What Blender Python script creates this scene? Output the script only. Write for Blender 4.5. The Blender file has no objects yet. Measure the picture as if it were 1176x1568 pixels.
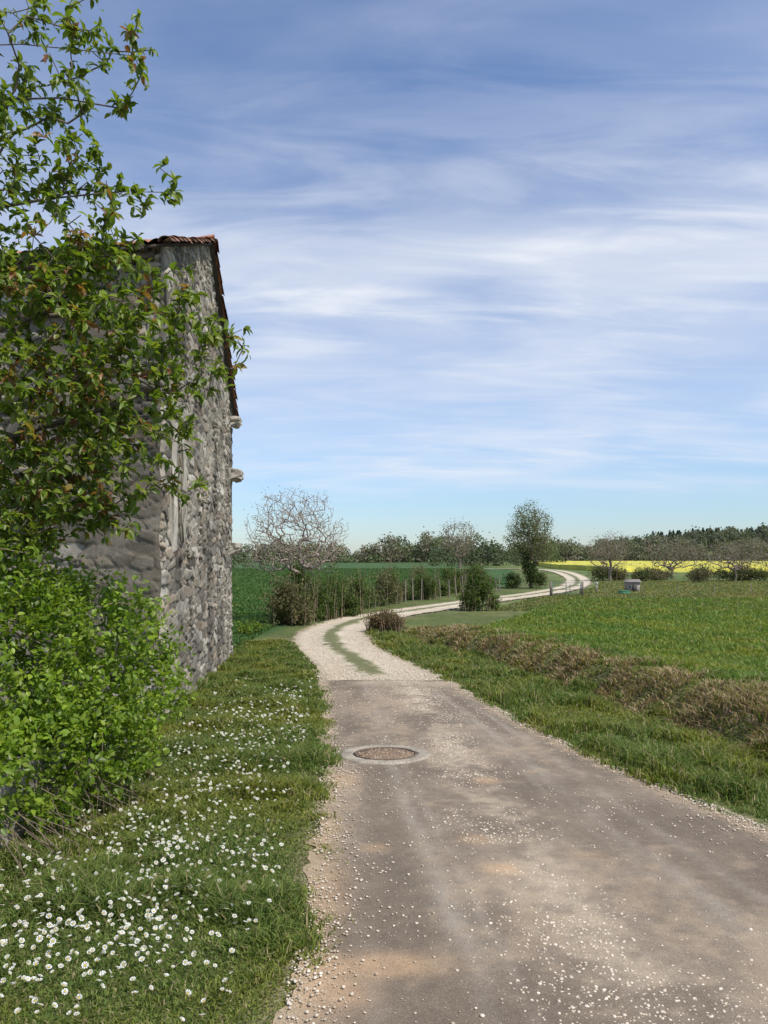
import bpy, math, numpy as np
from mathutils import Vector
rng=np.random.default_rng(7)
scene=bpy.context.scene
COL=scene.collection
# ------------------------------------------------------------------ helpers
def vnoise(x,y,s,seed=0):
    t=np.random.default_rng(1000+seed).random((256,256))
    x=np.asarray(x,float)/s; y=np.asarray(y,float)/s
    xi=np.floor(x).astype(int); yi=np.floor(y).astype(int)
    fx=x-xi; fy=y-yi; fx=fx*fx*(3-2*fx); fy=fy*fy*(3-2*fy)
    a=t[xi&255,yi&255]; b=t[(xi+1)&255,yi&255]; c=t[xi&255,(yi+1)&255]; d=t[(xi+1)&255,(yi+1)&255]
    return (a*(1-fx)+b*fx)*(1-fy)+(c*(1-fx)+d*fx)*fy
def fbm(x,y,s,seed=0,o=4):
    r=0;w=.5;t=0
    for i in range(o):
        r=r+w*vnoise(x,y,s,seed+i*7); t+=w; w*=.55; s*=.48
    return r/t
def sst(a,b,x):
    t=np.clip((x-a)/(b-a),0,1); return t*t*(3-2*t)
def mix(a,b,t):
    t=np.asarray(t)[...,None]; return np.asarray(a)*(1-t)+np.asarray(b)*t
def np_mesh(name,V,faces,C=None,mat=None,smooth=False,parent=None):
    V=np.asarray(V,dtype=np.float32).reshape(-1,3)
    me=bpy.data.meshes.new(name)
    faces=[np.asarray(f,dtype=np.int32) for f in faces if len(f)]
    nl=sum(f.size for f in faces); nf=sum(len(f) for f in faces)
    me.vertices.add(len(V)); me.loops.add(nl); me.polygons.add(nf)
    me.vertices.foreach_set('co',V.ravel())
    me.loops.foreach_set('vertex_index',np.concatenate([f.ravel() for f in faces]))
    tot=np.concatenate([np.full(len(f),f.shape[1],dtype=np.int32) for f in faces])
    st=np.concatenate([[0],np.cumsum(tot)[:-1]]).astype(np.int32)
    me.polygons.foreach_set('loop_start',st); me.polygons.foreach_set('loop_total',tot)
    if smooth: me.polygons.foreach_set('use_smooth',np.ones(nf,dtype=bool))
    me.update(calc_edges=True)
    if C is not None:
        C=np.asarray(C,dtype=np.float32)
        if C.shape[1]==3: C=np.hstack([C,np.ones((len(C),1),np.float32)])
        at=me.attributes.new('Col','FLOAT_COLOR','POINT'); at.data.foreach_set('color',C.ravel())
    if mat: me.materials.append(mat)
    ob=bpy.data.objects.new(name,me); COL.objects.link(ob)
    if parent: ob.parent=parent
    return ob
def empty(name):
    e=bpy.data.objects.new(name,None); COL.objects.link(e); return e
def gridfaces(nu,nv):
    i=np.arange(nu-1)[:,None]*nv+np.arange(nv-1)[None,:]
    return np.stack([i,i+nv,i+nv+1,i+1],-1).reshape(-1,4)
# ------------------------------------------------------------------ materials
def mat_new(name):
    m=bpy.data.materials.new(name); m.use_nodes=True
    nt=m.node_tree; b=nt.nodes['Principled BSDF']; return m,nt,b
def N(nt,t,**kw):
    n=nt.nodes.new(t)
    for k,v in kw.items(): setattr(n,k,v)
    return n
def surf_mat(name,scales=((3,.35),(40,.3)),bump=.3,bscale=60,bdist=.02,rough=.9):
    m,nt,b=mat_new(name); L=nt.links
    tc=N(nt,'ShaderNodeTexCoord')
    a=N(nt,'ShaderNodeAttribute'); a.attribute_name='Col'; cur=a.outputs['Color']
    for s,w in scales:
        n=N(nt,'ShaderNodeTexNoise'); n.inputs['Scale'].default_value=s; n.inputs['Detail'].default_value=6; n.inputs['Roughness'].default_value=.65
        L.new(tc.outputs['Object'],n.inputs['Vector'])
        mr=N(nt,'ShaderNodeMapRange'); mr.inputs['From Min'].default_value=.3; mr.inputs['From Max'].default_value=.7
        mr.inputs['To Min'].default_value=1-w; mr.inputs['To Max'].default_value=1+w
        L.new(n.outputs['Fac'],mr.inputs['Value'])
        v=N(nt,'ShaderNodeVectorMath',operation='SCALE'); L.new(cur,v.inputs[0]); L.new(mr.outputs[0],v.inputs['Scale']); cur=v.outputs[0]
    L.new(cur,b.inputs['Base Color']); b.inputs['Roughness'].default_value=rough
    b.inputs['Specular IOR Level'].default_value=.2
    if bump:
        n=N(nt,'ShaderNodeTexNoise'); n.inputs['Scale'].default_value=bscale; n.inputs['Detail'].default_value=5
        L.new(tc.outputs['Object'],n.inputs['Vector'])
        bp=N(nt,'ShaderNodeBump'); bp.inputs['Strength'].default_value=bump; bp.inputs['Distance'].default_value=bdist
        L.new(n.outputs['Fac'],bp.inputs['Height']); L.new(bp.outputs[0],b.inputs['Normal'])
    return m
def leaf_mat(name,trans=.3,rough=.5,spec=.3,bright=1.0):
    m,nt,b=mat_new(name); L=nt.links
    a=N(nt,'ShaderNodeAttribute'); a.attribute_name='Col'
    L.new(a.outputs['Color'],b.inputs['Base Color']); b.inputs['Roughness'].default_value=rough
    b.inputs['Specular IOR Level'].default_value=spec
    t=N(nt,'ShaderNodeBsdfTranslucent')
    v=N(nt,'ShaderNodeVectorMath',operation='MULTIPLY'); v.inputs[1].default_value=(1.3*bright,1.4*bright,.6*bright)
    L.new(a.outputs['Color'],v.inputs[0]); L.new(v.outputs[0],t.inputs['Color'])
    mx=N(nt,'ShaderNodeMixShader'); mx.inputs[0].default_value=trans
    L.new(b.outputs[0],mx.inputs[1]); L.new(t.outputs[0],mx.inputs[2])
    L.new(mx.outputs[0],nt.nodes['Material Output'].inputs['Surface'])
    return m
M_leaf=leaf_mat('foliage',.42,.42,.4,1.2); M_grass=leaf_mat('grass_blades',.35,.6,.2); M_far=leaf_mat('far_foliage',.3,.9,.05)
M_bark=surf_mat('bark',((8,.3),(60,.3)),.5,50,.01)
M_ground=surf_mat('ground_soil_and_grass',((.12,.18),(.7,.18),(4,.3),(45,.4)),.7,35,.06)
M_stone=surf_mat('rubble_stone',((2,.15),(16,.14),(90,.25)),.55,70,.012)
M_petal=leaf_mat('daisy_petals',.2,.6,.2,.7)
M_gravel=surf_mat('gravel_stones',((80,.2),),0)
# ------------------------------------------------------------------ terrain
def base_h(y):
    y=np.asarray(y,float); t=(-.065*y+1.2)/.15
    return -1.2+.15*np.logaddexp(0,t)
XLy=[-6,0,2.7,4.1,7.75,11,14.6]; XLx=[-.2,-.3,-.36,-.38,-.62,-.95,-1.26]
XRy=[-6,0,2.7,5,7.75,10.9,14.6]; XRx=[5,3.7,3.15,2.6,2.02,1.62,1.25]
xl=lambda y: np.interp(y,XLy,XLx); xr=lambda y: np.interp(y,XRy,XRx)
ctl=np.array([(.05,12),(0,14.5),(-.55,18),(-1.4,22),(-1.78,26),(-1.3,30),(.2,34),(3.2,39.5),(7,46),(11.8,54),(17,66),(21.7,83),(25.6,102),(28.6,120),(29.8,134),(28,143),(22,147),(14,148)],float)
def catmull(P,n):
    out=[]
    Q=np.vstack([2*P[0]-P[1],P,2*P[-1]-P[-2]])
    for i in range(1,len(Q)-2):
        for t in np.linspace(0,1,n,endpoint=False):
            a,b,c,d=Q[i-1],Q[i],Q[i+1],Q[i+2]
            out.append(.5*((2*b)+(-a+c)*t+(2*a-5*b+4*c-d)*t*t+(-a+3*b-3*c+d)*t**3))
    out.append(Q[-2]); return np.array(out)
TR=catmull(ctl,24)
def dtrack(x,y):
    x=np.asarray(x,float); y=np.asarray(y,float); sh=x.shape; x=x.ravel(); y=y.ravel()
    r=np.full(x.shape,1e3)
    sel=(x>-8)&(x<40)&(y>8)&(y<155)
    xs,ys=x[sel],y[sel]; o=np.full(xs.shape,1e3)
    for i in range(len(TR)-1):
        a=TR[i]; d=TR[i+1]-a; l=d@d
        t=np.clip(((xs-a[0])*d[0]+(ys-a[1])*d[1])/l,0,1)
        o=np.minimum(o,np.hypot(xs-a[0]-t*d[0],ys-a[1]-t*d[1]))
    r[sel]=o; return r.reshape(sh)
def road_in(x,y):
    a=np.minimum(x-xl(y),xr(y)-x)
    a=np.where(y<14.6,a,-5)
    return np.maximum(a,1.18-dtrack(x,y))
XDy=[-6,0,5,9,14,20,25,30]; XDx=[8,6.6,5.0,4.15,3.95,2.9,1.25,.9]
xd=lambda y: np.interp(y,XDy,XDx)
def H(x,y,road=True):
    x=np.asarray(x,float); y=np.asarray(y,float)
    z=base_h(y)
    f=1-sst(23,29,y)
    u=x-xd(y)
    z=z-.48*f*np.exp(-(u/.55)**2)
    z=z+.24*f*sst(.4,1.2,u)*(1-.4*sst(1.5,4,u))+.22*f*sst(.2,.8,u)*(1-sst(1.6,2.6,u))*(fbm(x,y,.8,3)-.35)
    z=z+.05*(fbm(x,y,2.5,11)-.5)*sst(.15,.8,-road_in(x,y)) if road else z
    z=z+9*sst(250,420,y)*sst(60,210,x)
    z=z+2.0*sst(230,420,y)
    return z
ys=[-6.]
while ys[-1]<900:
    y=ys[-1]; st=.12 if y<20 else .12+(y-20)*.025
    if y<1: st=.4
    ys.append(y+st)
xs=[0.]
while xs[-1]<600:
    x=xs[-1]; st=.1 if x<7 else .1+(x-7)*.030
    xs.append(x+st)
xs=np.array(xs); xs=np.concatenate([-xs[:0:-1],xs])+.6; ys=np.array(ys)
GX,GY=np.meshgrid(xs,ys,indexing='ij')
GR=road_in(GX,GY)
GZ=H(GX,GY)-sst(-.02,.18,GR)*np.where(GY>35,.12,.05)
VERGE=(.10,.125,.035); LF=(.040,.090,.024); RF=(.125,.175,.045); MEAD=(.150,.165,.06); DRY=(.30,.225,.135); DIRT=(.34,.27,.175)
def zone(x,y):
    n=fbm(x,y,1.7,21); n2=fbm(x,y,6,31); n3=fbm(x,y,.4,41)
    c=np.broadcast_to(np.array(VERGE),x.shape+(3,)).copy()
    c=mix(c,(.17,.15,.07),sst(.5,.75,n)*.6)
    hedge=np.interp(y,[22,29,38,47,56,71,140],[-5,-3.8,-1.3,2.2,5.5,13,24])
    m=sst(.2,-.6,x-hedge-.5)*sst(20.5,23,y+.4*(n-.5))
    lf=mix(LF,(.055,.11,.03),sst(.3,.7,n2)); lf=mix(lf,(.065,.11,.04),sst(90,240,y)*.6)  # last mix paints distance haze into the field colour
    c=mix(c,lf,m)
    u=x-xd(y); mr=sst(1.3,2.0,u+.5*(n-.5))*(1-sst(33,36,y+.06*x))
    mr=np.where(y<25,mr,mr*sst(3.5,5,x-.9*(y-25)*.45))
    c=mix(c,mix(RF,(.15,.20,.06),n2),mr)
    md=sst(34,37,y+.06*x)*sst(1.5,3,x-hedge-2)
    c=mix(c,mix(MEAD,(.10,.145,.04),sst(.35,.6,fbm(x,y*3,9,45))),md)
    b=sst(-.35,.15,u)*sst(2.2,1.2,u)*(1-sst(25,29,y))*sst(.28,.5,n3*.5+n*.5)
    c=mix(c,DRY,b*.85)
    c=mix(c,(.19,.15,.09),sst(12,20,x)*np.exp(-((y-47-.1*x)/2.5)**2)*.8)
    r=road_in(x,y); e=sst(-.13-.2*n3,-.0,r)
    c=mix(c,DIRT,np.where(y<150,e,0)*(.35+.55*sst(.4,.6,n3)))
    return c
GC=zone(GX,GY)
np_mesh('ground',np.stack([GX,GY,GZ],-1).reshape(-1,3),[gridfaces(len(xs),len(ys))],GC.reshape(-1,3),M_ground,True)
# ------------------------------------------------------------------ asphalt lane
M_asph,nt,b=mat_new('dusty_asphalt'); L=nt.links
a=N(nt,'ShaderNodeAttribute'); a.attribute_name='Col'; tc=N(nt,'ShaderNodeTexCoord'); cur=a.outputs['Color']
for s,w,d in ((1.3,.10,5),(11,.16,6),(130,.28,3),(420,.32,2)):
    n=N(nt,'ShaderNodeTexNoise'); n.inputs['Scale'].default_value=s; n.inputs['Detail'].default_value=d; n.inputs['Roughness'].default_value=.7
    L.new(tc.outputs['Object'],n.inputs['Vector'])
    mr=N(nt,'ShaderNodeMapRange'); mr.inputs['From Min'].default_value=.3; mr.inputs['From Max'].default_value=.7; mr.inputs['To Min'].default_value=1-w; mr.inputs['To Max'].default_value=1+w
    L.new(n.outputs['Fac'],mr.inputs['Value'])
    v=N(nt,'ShaderNodeVectorMath',operation='SCALE'); L.new(cur,v.inputs[0]); L.new(mr.outputs[0],v.inputs['Scale']); cur=v.outputs[0]
vo=N(nt,'ShaderNodeTexVoronoi'); vo.inputs['Scale'].default_value=95; L.new(tc.outputs['Object'],vo.inputs['Vector'])
cr=N(nt,'ShaderNodeMapRange'); cr.inputs['From Min'].default_value=.12; cr.inputs['From Max'].default_value=.25; cr.inputs['To Min'].default_value=.6; cr.inputs['To Max'].default_value=0
L.new(vo.outputs['Distance'],cr.inputs['Value'])
sx=N(nt,'ShaderNodeSeparateColor'); L.new(vo.outputs['Color'],sx.inputs[0])
gt=N(nt,'ShaderNodeMath',operation='GREATER_THAN'); gt.inputs[1].default_value=.65; L.new(sx.outputs[0],gt.inputs[0])
ml=N(nt,'ShaderNodeMath',operation='MULTIPLY'); L.new(cr.outputs[0],ml.inputs[0]); L.new(gt.outputs[0],ml.inputs[1])
mc=N(nt,'ShaderNodeMix',data_type='RGBA'); L.new(ml.outputs[0],mc.inputs[0]); L.new(cur,mc.inputs[6]); mc.inputs[7].default_value=(.52,.43,.32,1)
L.new(mc.outputs[2],b.inputs['Base Color']); b.inputs['Roughness'].default_value=.85; b.inputs['Specular IOR Level'].default_value=.25
n=N(nt,'ShaderNodeTexNoise'); n.inputs['Scale'].default_value=220; n.inputs['Detail'].default_value=3; L.new(tc.outputs['Object'],n.inputs['Vector'])
bp=N(nt,'ShaderNodeBump'); bp.inputs['Strength'].default_value=.6; bp.inputs['Distance'].default_value=.005; L.new(n.outputs['Fac'],bp.inputs['Height']); L.new(bp.outputs[0],b.inputs['Normal'])
yy=np.arange(-5,14.62,.03); uu=np.linspace(0,1,120)
Y,U=np.meshgrid(yy,uu,indexing='ij')
Lx=xl(yy)+.18*(fbm(yy,yy*0,.5,51)-.5)+.08*(vnoise(yy,yy*0,.09,52)-.5)
Rx=xr(yy)+.16*(fbm(yy,yy*0+9,.5,53)-.5)+.07*(vnoise(yy,yy*0,.09,54)-.5)
X=Lx[:,None]*(1-U)+Rx[:,None]*U
Ye=Y+np.where(Y>14.5,.14*(vnoise(X,X*0,.3,55)-.5),0)
Z=base_h(Ye)+.004+.012*np.sin(np.pi*U)+.008*(fbm(X,Y,.8,56)-.5)
n1=fbm(X,Y,1.0,61); n2=fbm(X,Y*.35,.25,62); n3=fbm(X,Y,.12,63); n4=fbm(X,Y*.6,.5,64); n5=fbm(X,Y*.5,.9,65)
c=mix((.165,.128,.093),(.260,.205,.150),sst(.28,.72,n1*.35+n4*.65))
sl=np.interp(Y,[2.7,3.7,7.2,12,14],[.45,.33,.06,-.2,-.35]); sr=np.interp(Y,[2,3.7,5.7,11.6,14],[1.9,1.68,1.5,1.05,.75])
for s,w,k in ((sl,.06,.42),(sr,.07,.5),(sr+.3,.05,.35),(sl-.45,.06,.2),(sl+.13,.03,.3),(sr-.14,.03,.3)):
    c=mix(c,(.34,.29,.23),np.clip(np.exp(-((X-s-.12*(n4-.5))/w)**2)*k*(-.35+2.3*n2)*(.4+1.2*n5),0,1))
for s,w in ((sl-.22,.12),(sr-.34,.14),(sr+.6,.15)):
    c=mix(c,(.14,.11,.08),np.exp(-((X-s-.1*(n4-.5))/w)**2)*.30*n2*2*sst(.35,.6,n5))
edge=np.minimum(X-Lx[:,None],Rx[:,None]-X)
c=mix(c,(.44,.33,.215),sst(.22,0,edge+.24*(n3-.5)+.1*(n4-.5))*.75)
c=mix(c,(.42,.345,.245),sst(1.6,.0,14.6-Y)*sst(.35,.65,n1)*.6)
c=mix(c,(.37,.28,.185),sst(.54,.66,n3*.5+n4*.5)*.45)
cen_=np.interp(Y,[2.4,2.9,3.9,5.9,7.8,12.8,14.5],[1.2,1.07,.92,.80,.70,.5,.4])
c=mix(c,(.42,.34,.245),np.exp(-((X-cen_)/.22)**2)*sst(.42,.62,n3*.5+n4*.5)*.6)
for px,py,rx,ry,k in ((-.36,6.46,.13,.3,.8),(.69,4.27,.12,.10,.9),(.02,3.15,.26,.10,.8),(-.22,2.95,.15,.2,.7),(.89,6.4,.10,.12,.7),(-.07,4.66,.1,.08,.5),(.6,4.8,.12,.1,.5),(1.25,4.5,.09,.07,.35),(-.4,5.0,.1,.4,.4),(-.3,3.9,.12,.5,.45)):
    r=((X-px)/rx)**2+((Y-py)/ry)**2+2.2*(n3-.5)+1.2*(n4-.5)
    c=mix(c,(.50,.33,.19),np.clip(np.exp(-np.clip(r,0,9)**1.2)*k*(.35+n3),0,1))
np_mesh('asphalt_lane',np.stack([X,Ye,Z],-1).reshape(-1,3),[gridfaces(len(yy),len(uu))],c.reshape(-1,3),M_asph,True)
# ------------------------------------------------------------------ gravel track
seg=np.linalg.norm(np.diff(TR,axis=0),axis=1); cum=np.concatenate([[0],np.cumsum(seg)])
i0=np.argmin(np.abs(TR[:,1]-14.45)); 
tt=[cum[i0]]
while tt[-1]<cum[-1]-.3: tt.append(tt[-1]+(.06 if tt[-1]<cum[i0]+25 else .25))
tt=np.array(tt); cx=np.interp(tt,cum,TR[:,0]); cy=np.interp(tt,cum,TR[:,1])
dx=np.gradient(cx); dy=np.gradient(cy)
l=np.hypot(dx,dy); nx=dy/l; ny=-dx/l
nx=nx*sst(0,2,tt-tt[0])+1*(1-sst(0,2,tt-tt[0])); ny=ny*sst(0,2,tt-tt[0])
uu=np.linspace(-1,1,50)
T,U=np.meshgrid(tt,uu,indexing='ij')
wv=1.25-.07*sst(1,5,T-tt[0])+.14*(fbm(tt,tt*0,1.2,71)-.5)[:,None]+.20*(vnoise(T*1.0,np.sign(U)*5,.3,72)-.5)+.35*sst(50,110,T-tt[0])
X=cx[:,None]+nx[:,None]*U*wv; Y=cy[:,None]+ny[:,None]*U*wv
Z=base_h(Y)+.010+.03*np.exp(-(U/.25)**2)*sst(0,1.5,T-tt[0])+np.where(Y>30,.02,0)+.05*sst(60,100,Y)-.015*np.exp(-((np.abs(U)-.6)/.2)**2)*sst(0,1.5,T-tt[0])
n1=fbm(X,Y,.8,73); n3=fbm(X,Y,.15,74)
c=mix((.45,.37,.27),(.64,.55,.42),n1*.6+n3*.4)
g=sst(.31,.12,np.abs(U+.03)+.40*(n3-.5)+.2*(n1-.5))*sst(.0,1.6,tt[:,None]-tt[0]+1.6*(n1-.5))
c=mix(c,(.12,.135,.045),g*.9)
c=mix(c,(.27,.22,.13),sst(.80,1,np.abs(U)+.25*(n3-.5))*.6)
M_track=surf_mat('limestone_gravel',((6,.10),(60,.2),(250,.25)),.8,120,.02)
np_mesh('gravel_track',np.stack([X,Y,Z],-1).reshape(-1,3),[gridfaces(len(tt),len(uu))],c.reshape(-1,3),M_track,True)
# ------------------------------------------------------------------ manhole
mh=empty('manhole'); MX,MY=.01,7.5
def rz(x,y): return base_h(y)+.02
def ringmesh(name,r0,r1,h,mat,col,segn=64,jit=0):
    th=np.linspace(0,2*np.pi,segn,endpoint=False)
    prof=[(r0,-.03),(r0,h),(r0+.012,h+.004),(r1-.02,h+.004),(r1,h-.004),(r1+.01,-.03)] if r0>0 else [(0.001,h),(r1*.5,h),(r1,h),(r1,-.03)]
    V=[];
    for r,z in prof:
        rr=r*(1+jit*(vnoise(np.cos(th)*3+5,np.sin(th)*3+5,.4,80)-.5))
        x=MX+rr*np.cos(th); y=MY+rr*np.sin(th); V.append(np.stack([x,y,rz(x,y)+z],-1))
    V=np.array(V); n=len(prof)
    i=np.arange(n-1)[:,None]*segn+np.arange(segn)[None]; j=np.arange(n-1)[:,None]*segn+(np.arange(segn)[None]+1)%segn
    F=np.stack([i,j,j+segn,i+segn],-1).reshape(-1,4)
    return np_mesh(name,V.reshape(-1,3),[F],np.tile(col,(n*segn,1)),mat,False,mh)
M_conc=surf_mat('worn_concrete',((5,.3),(40,.3)),.5,90,.008)
ringmesh('concrete_collar',.33,.46,.005,M_conc,(.33,.285,.225),jit=.06)
ringmesh('iron_rim',.30,.325,.006,surf_mat('iron',((20,.3),),.3),(.17,.13,.10))
ringmesh('cover',0,.297,.0,surf_mat('rusty_cover',((25,.35),(120,.4)),.8,90,.02),(.22,.155,.105))
# ------------------------------------------------------------------ loose stones
ico_v=[];phi=(1+5**.5)/2
for a_ in(-1,1):
    for b_ in(-phi,phi): ico_v+= [(0,a_,b_),(a_,b_,0),(b_,0,a_)]
ico_v=np.array(ico_v,float)/np.hypot(1,phi)
from itertools import combinations
el=min(np.linalg.norm(ico_v[i]-ico_v[j]) for i,j in combinations(range(12),2))
ico_f=[t for t in combinations(range(12),3) if all(abs(np.linalg.norm(ico_v[p]-ico_v[q])-el)<.01 for p,q in combinations(t,2))]
ico_f=np.array([t if np.dot(np.cross(ico_v[t[1]]-ico_v[t[0]],ico_v[t[2]]-ico_v[t[0]]),ico_v[t[0]])>0 else (t[0],t[2],t[1]) for t in ico_f])
def stones(name,P,s,C,mat,flat=.6):
    n=len(P); V=ico_v[None]*(1+.5*(rng.random((n,12,1))-.5))*s[:,None,None]*np.stack([.7+.7*rng.random(n),.8+.5*rng.random(n),np.full(n,flat)],-1)[:,None,:]
    a=rng.random(n)*6.28; ca,sa=np.cos(a)[:,None],np.sin(a)[:,None]
    V=np.stack([V[...,0]*ca-V[...,1]*sa,V[...,0]*sa+V[...,1]*ca,V[...,2]],-1)+P[:,None,:]
    F=(ico_f[None]+12*np.arange(n)[:,None,None]).reshape(-1,3)
    return np_mesh(name,V.reshape(-1,3),[F],np.repeat(C,12,axis=0),mat)
def logy(n,a,b): return a*(b/a)**rng.random(n)
pts=[]
n=15000; y=logy(n,2.4,14.4); cxx=np.interp(y,[2.4,2.9,3.9,5.9,7.8,12.8,14.5],[1.2,1.07,.92,.80,.70,.5,.4]); x=cxx+rng.normal(0,1,n)*np.interp(y,[2.4,4,8,14],[.32,.22,.16,.26]); k_=fbm(x,y,.45,91)+.14*rng.random(n)>.53; pts.append(np.stack([x[k_],y[k_]],-1))
y=logy(3400,2.3,14.5); x=xl(y)+np.abs(rng.normal(0,.13,3400))-.03; k_=fbm(x,y,.5,92)+.3*rng.random(3400)>.58; pts.append(np.stack([x[k_],y[k_]],-1))
y=logy(3600,4,14.5); x=xr(y)-np.abs(rng.normal(0,.09,3600))+.05; pts.append(np.stack([x,y],-1))
y=logy(6500,2.3,14.5); x=xl(y)+rng.random(6500)*(xr(y)-xl(y)); k_=fbm(x,y,.8,93)+.25*rng.random(6500)>.55; pts.append(np.stack([x[k_],y[k_]],-1))
x=rng.normal(1.35,.30,1500); y=rng.normal(2.75,.2,1500); pts.append(np.stack([x,y],-1))
x=rng.normal(-.36,.12,160); y=rng.normal(6.5,.4,160); pts.append(np.stack([x,y],-1))
th=rng.random(350)*6.28; r=.29*np.sqrt(rng.random(350)); pts.append(np.stack([MX+r*np.cos(th),MY+r*np.sin(th)],-1)); nm=350
P=np.vstack(pts); s=.0024+.0066*rng.random(len(P))**3+np.clip(P[:,1]-3.5,0,9)*.00045
z=base_h(P[:,1])+.012+s*.3
cs=mix((.40,.32,.225),(.72,.63,.51),rng.random(len(P)))
z[-nm:]+=.006; cs[-nm:]=mix((.25,.17,.11),(.42,.32,.23),rng.random(nm)); s[-nm:]*=1.3
stones('loose_gravel',np.column_stack([P,z]),s,cs,M_gravel)
t=rng.random(6000); ti=tt[0]+ (45*t**1.6); ux=rng.uniform(-1.1,1.1,6000)
px=np.interp(ti,tt,cx)+np.interp(ti,tt,nx)*ux*1.2; py=np.interp(ti,tt,cy)+np.interp(ti,tt,ny)*ux*1.2
s=.008+.012*rng.random(6000); stones('track_stones',np.column_stack([px,py,base_h(py)+.02]),s,mix((.46,.38,.28),(.68,.6,.48),rng.random(6000)),M_gravel)
# ------------------------------------------------------------------ grass
def blades(name,x,y,h,w,col,mat=None,zoff=0,bend=.5):
    n=len(x); z=H(x,y)-.01+zoff
    a=rng.random(n)*6.28; b=rng.random(n)*6.28
    dx,dy=np.cos(a),np.sin(a); lx,ly=np.cos(b)*bend,np.sin(b)*bend
    k=rng.random(n)
    V=np.empty((n,5,3)); 
    V[:,0]=np.stack([x-dx*w,y-dy*w,z],-1); V[:,1]=np.stack([x+dx*w,y+dy*w,z],-1)
    mx=x+lx*h*.35*k; my=y+ly*h*.35*k; mz=z+h*.6
    V[:,2]=np.stack([mx+dx*w*.8,my+dy*w*.8,mz],-1); V[:,3]=np.stack([mx-dx*w*.8,my-dy*w*.8,mz],-1)
    V[:,4]=np.stack([x+lx*h*(.4+k),y+ly*h*(.4+k),z+h*(1-.35*k)],-1)
    o=5*np.arange(n)[:,None]
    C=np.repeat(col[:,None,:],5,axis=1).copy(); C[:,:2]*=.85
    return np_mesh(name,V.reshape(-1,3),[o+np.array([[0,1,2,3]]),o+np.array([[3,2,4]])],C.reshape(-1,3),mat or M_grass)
def gcol(n,x,y,pal,dry=.12):
    p=np.array(pal); i=rng.integers(0,len(p),n); c=p[i]*(.7+.6*rng.random((n,1)))
    d=fbm(x,y,.9,33); c=mix(c,c*np.array([1.4,1.12,.9]),sst(.4,.7,d))
    m=rng.random(n)<dry; c[m]=np.array([.34,.28,.15])*(.7+.6*rng.random((m.sum(),1))); return c
GP=[(.13,.19,.04),(.165,.215,.048),(.10,.16,.035),(.19,.23,.062)]
wallx=lambda y: -2.94-.1116*(y-9.7)
n=210000; y=logy(n,2.1,23); a0=wallx(y)+.02; e0=xl(y)+.07*rng.normal(size=n)+.02+.16*(fbm(y,y*0,.4,39)-.5)
e0=np.where(y>14.6,np.interp(y,TR[:,1][:150],TR[:,0][:150])-1.2,e0)
x=a0+(e0-a0)*rng.random(n)**.86
hn=fbm(x,y,.55,35); hh=(.03+.13*sst(.38,.78,hn))*(.6+.7*rng.random(n))*np.where(e0-x<.15,.65,1)
hh=np.where(y>7,hh*(1+.6*(x<wallx(y)+.25)),hh*.9)
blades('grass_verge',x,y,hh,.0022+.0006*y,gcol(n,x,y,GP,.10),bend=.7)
n=100000; y=logy(n,3.6,27); r0=np.where(y<14.6,xr(y),np.interp(y,TR[:,1][:150],TR[:,0][:150])+1.2)+.16*(fbm(y,y*0,.5,40)-.5); r1=xd(y)+.5
x=r0-.03+(r1-r0)*rng.random(n)+.03*rng.normal(size=n)
hn=fbm(x,y,.6,36); hh=(.04+.18*sst(.35,.75,hn))*(.6+.7*rng.random(n))*np.where(x-r0<.15,.5,1)
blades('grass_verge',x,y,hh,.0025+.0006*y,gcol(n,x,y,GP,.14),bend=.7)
n=70000; y=logy(n,6,28); x=xd(y)+rng.uniform(-.3,2.3,n); kk=fbm(x,y,.5,37); dr=np.clip(sst(.34,.56,kk),0,1)
c=gcol(n,x,y,GP,.1); m=rng.random(n)<(dr*.8*np.where(x-xd(y)>1.7,.4,1)); c[m]=mix((.25,.17,.10),(.52,.41,.25),rng.random(m.sum()))
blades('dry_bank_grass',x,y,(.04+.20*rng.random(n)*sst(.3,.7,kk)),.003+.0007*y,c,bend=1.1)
n=150000; y=logy(n,7,46); x=xd(np.minimum(y,25))+1.5+.18*rng.normal(size=n)+np.where(y>25,(y-25)*.42,0)+rng.random(n)*(.62*y+1)
c=gcol(n,x,y,[(.135,.215,.045),(.165,.245,.055),(.11,.185,.04)],.04)
pn=fbm(x,y*.7,3.5,47); c=mix(c,c*np.array([1.25,1.1,1.1]),sst(.4,.65,pn))
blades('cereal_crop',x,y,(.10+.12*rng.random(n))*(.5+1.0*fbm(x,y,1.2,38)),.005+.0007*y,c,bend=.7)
n=110000; y=logy(n,20,150); hx=np.interp(y,[20,29,38,47,60,71,150],[-4.3,-4.2,-1.9,1.4,5,11.5,18]); x=hx-rng.random(n)**1.0*(hx+.42*y+2); kp=x<hx; x=x[kp];y=y[kp]; n=len(x)
c=gcol(n,x,y,[(.075,.15,.042),(.09,.17,.05),(.065,.13,.036)],0); c=mix(c,(.085,.14,.055),sst(50,140,y)*.5)
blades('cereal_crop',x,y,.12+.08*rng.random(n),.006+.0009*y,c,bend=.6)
n=50000; y=logy(n,36,78); x=np.interp(y,[36,46,54,66,78],[5,9,14,19,23])+rng.random(n)*y*.5
blades('meadow_grass',x,y,.08+.14*rng.random(n)*fbm(x,y,2,58),.008+.0007*y,gcol(n,x,y,[(.17,.20,.07),(.13,.19,.055),(.2,.20,.09)],.15),bend=.8)
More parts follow.
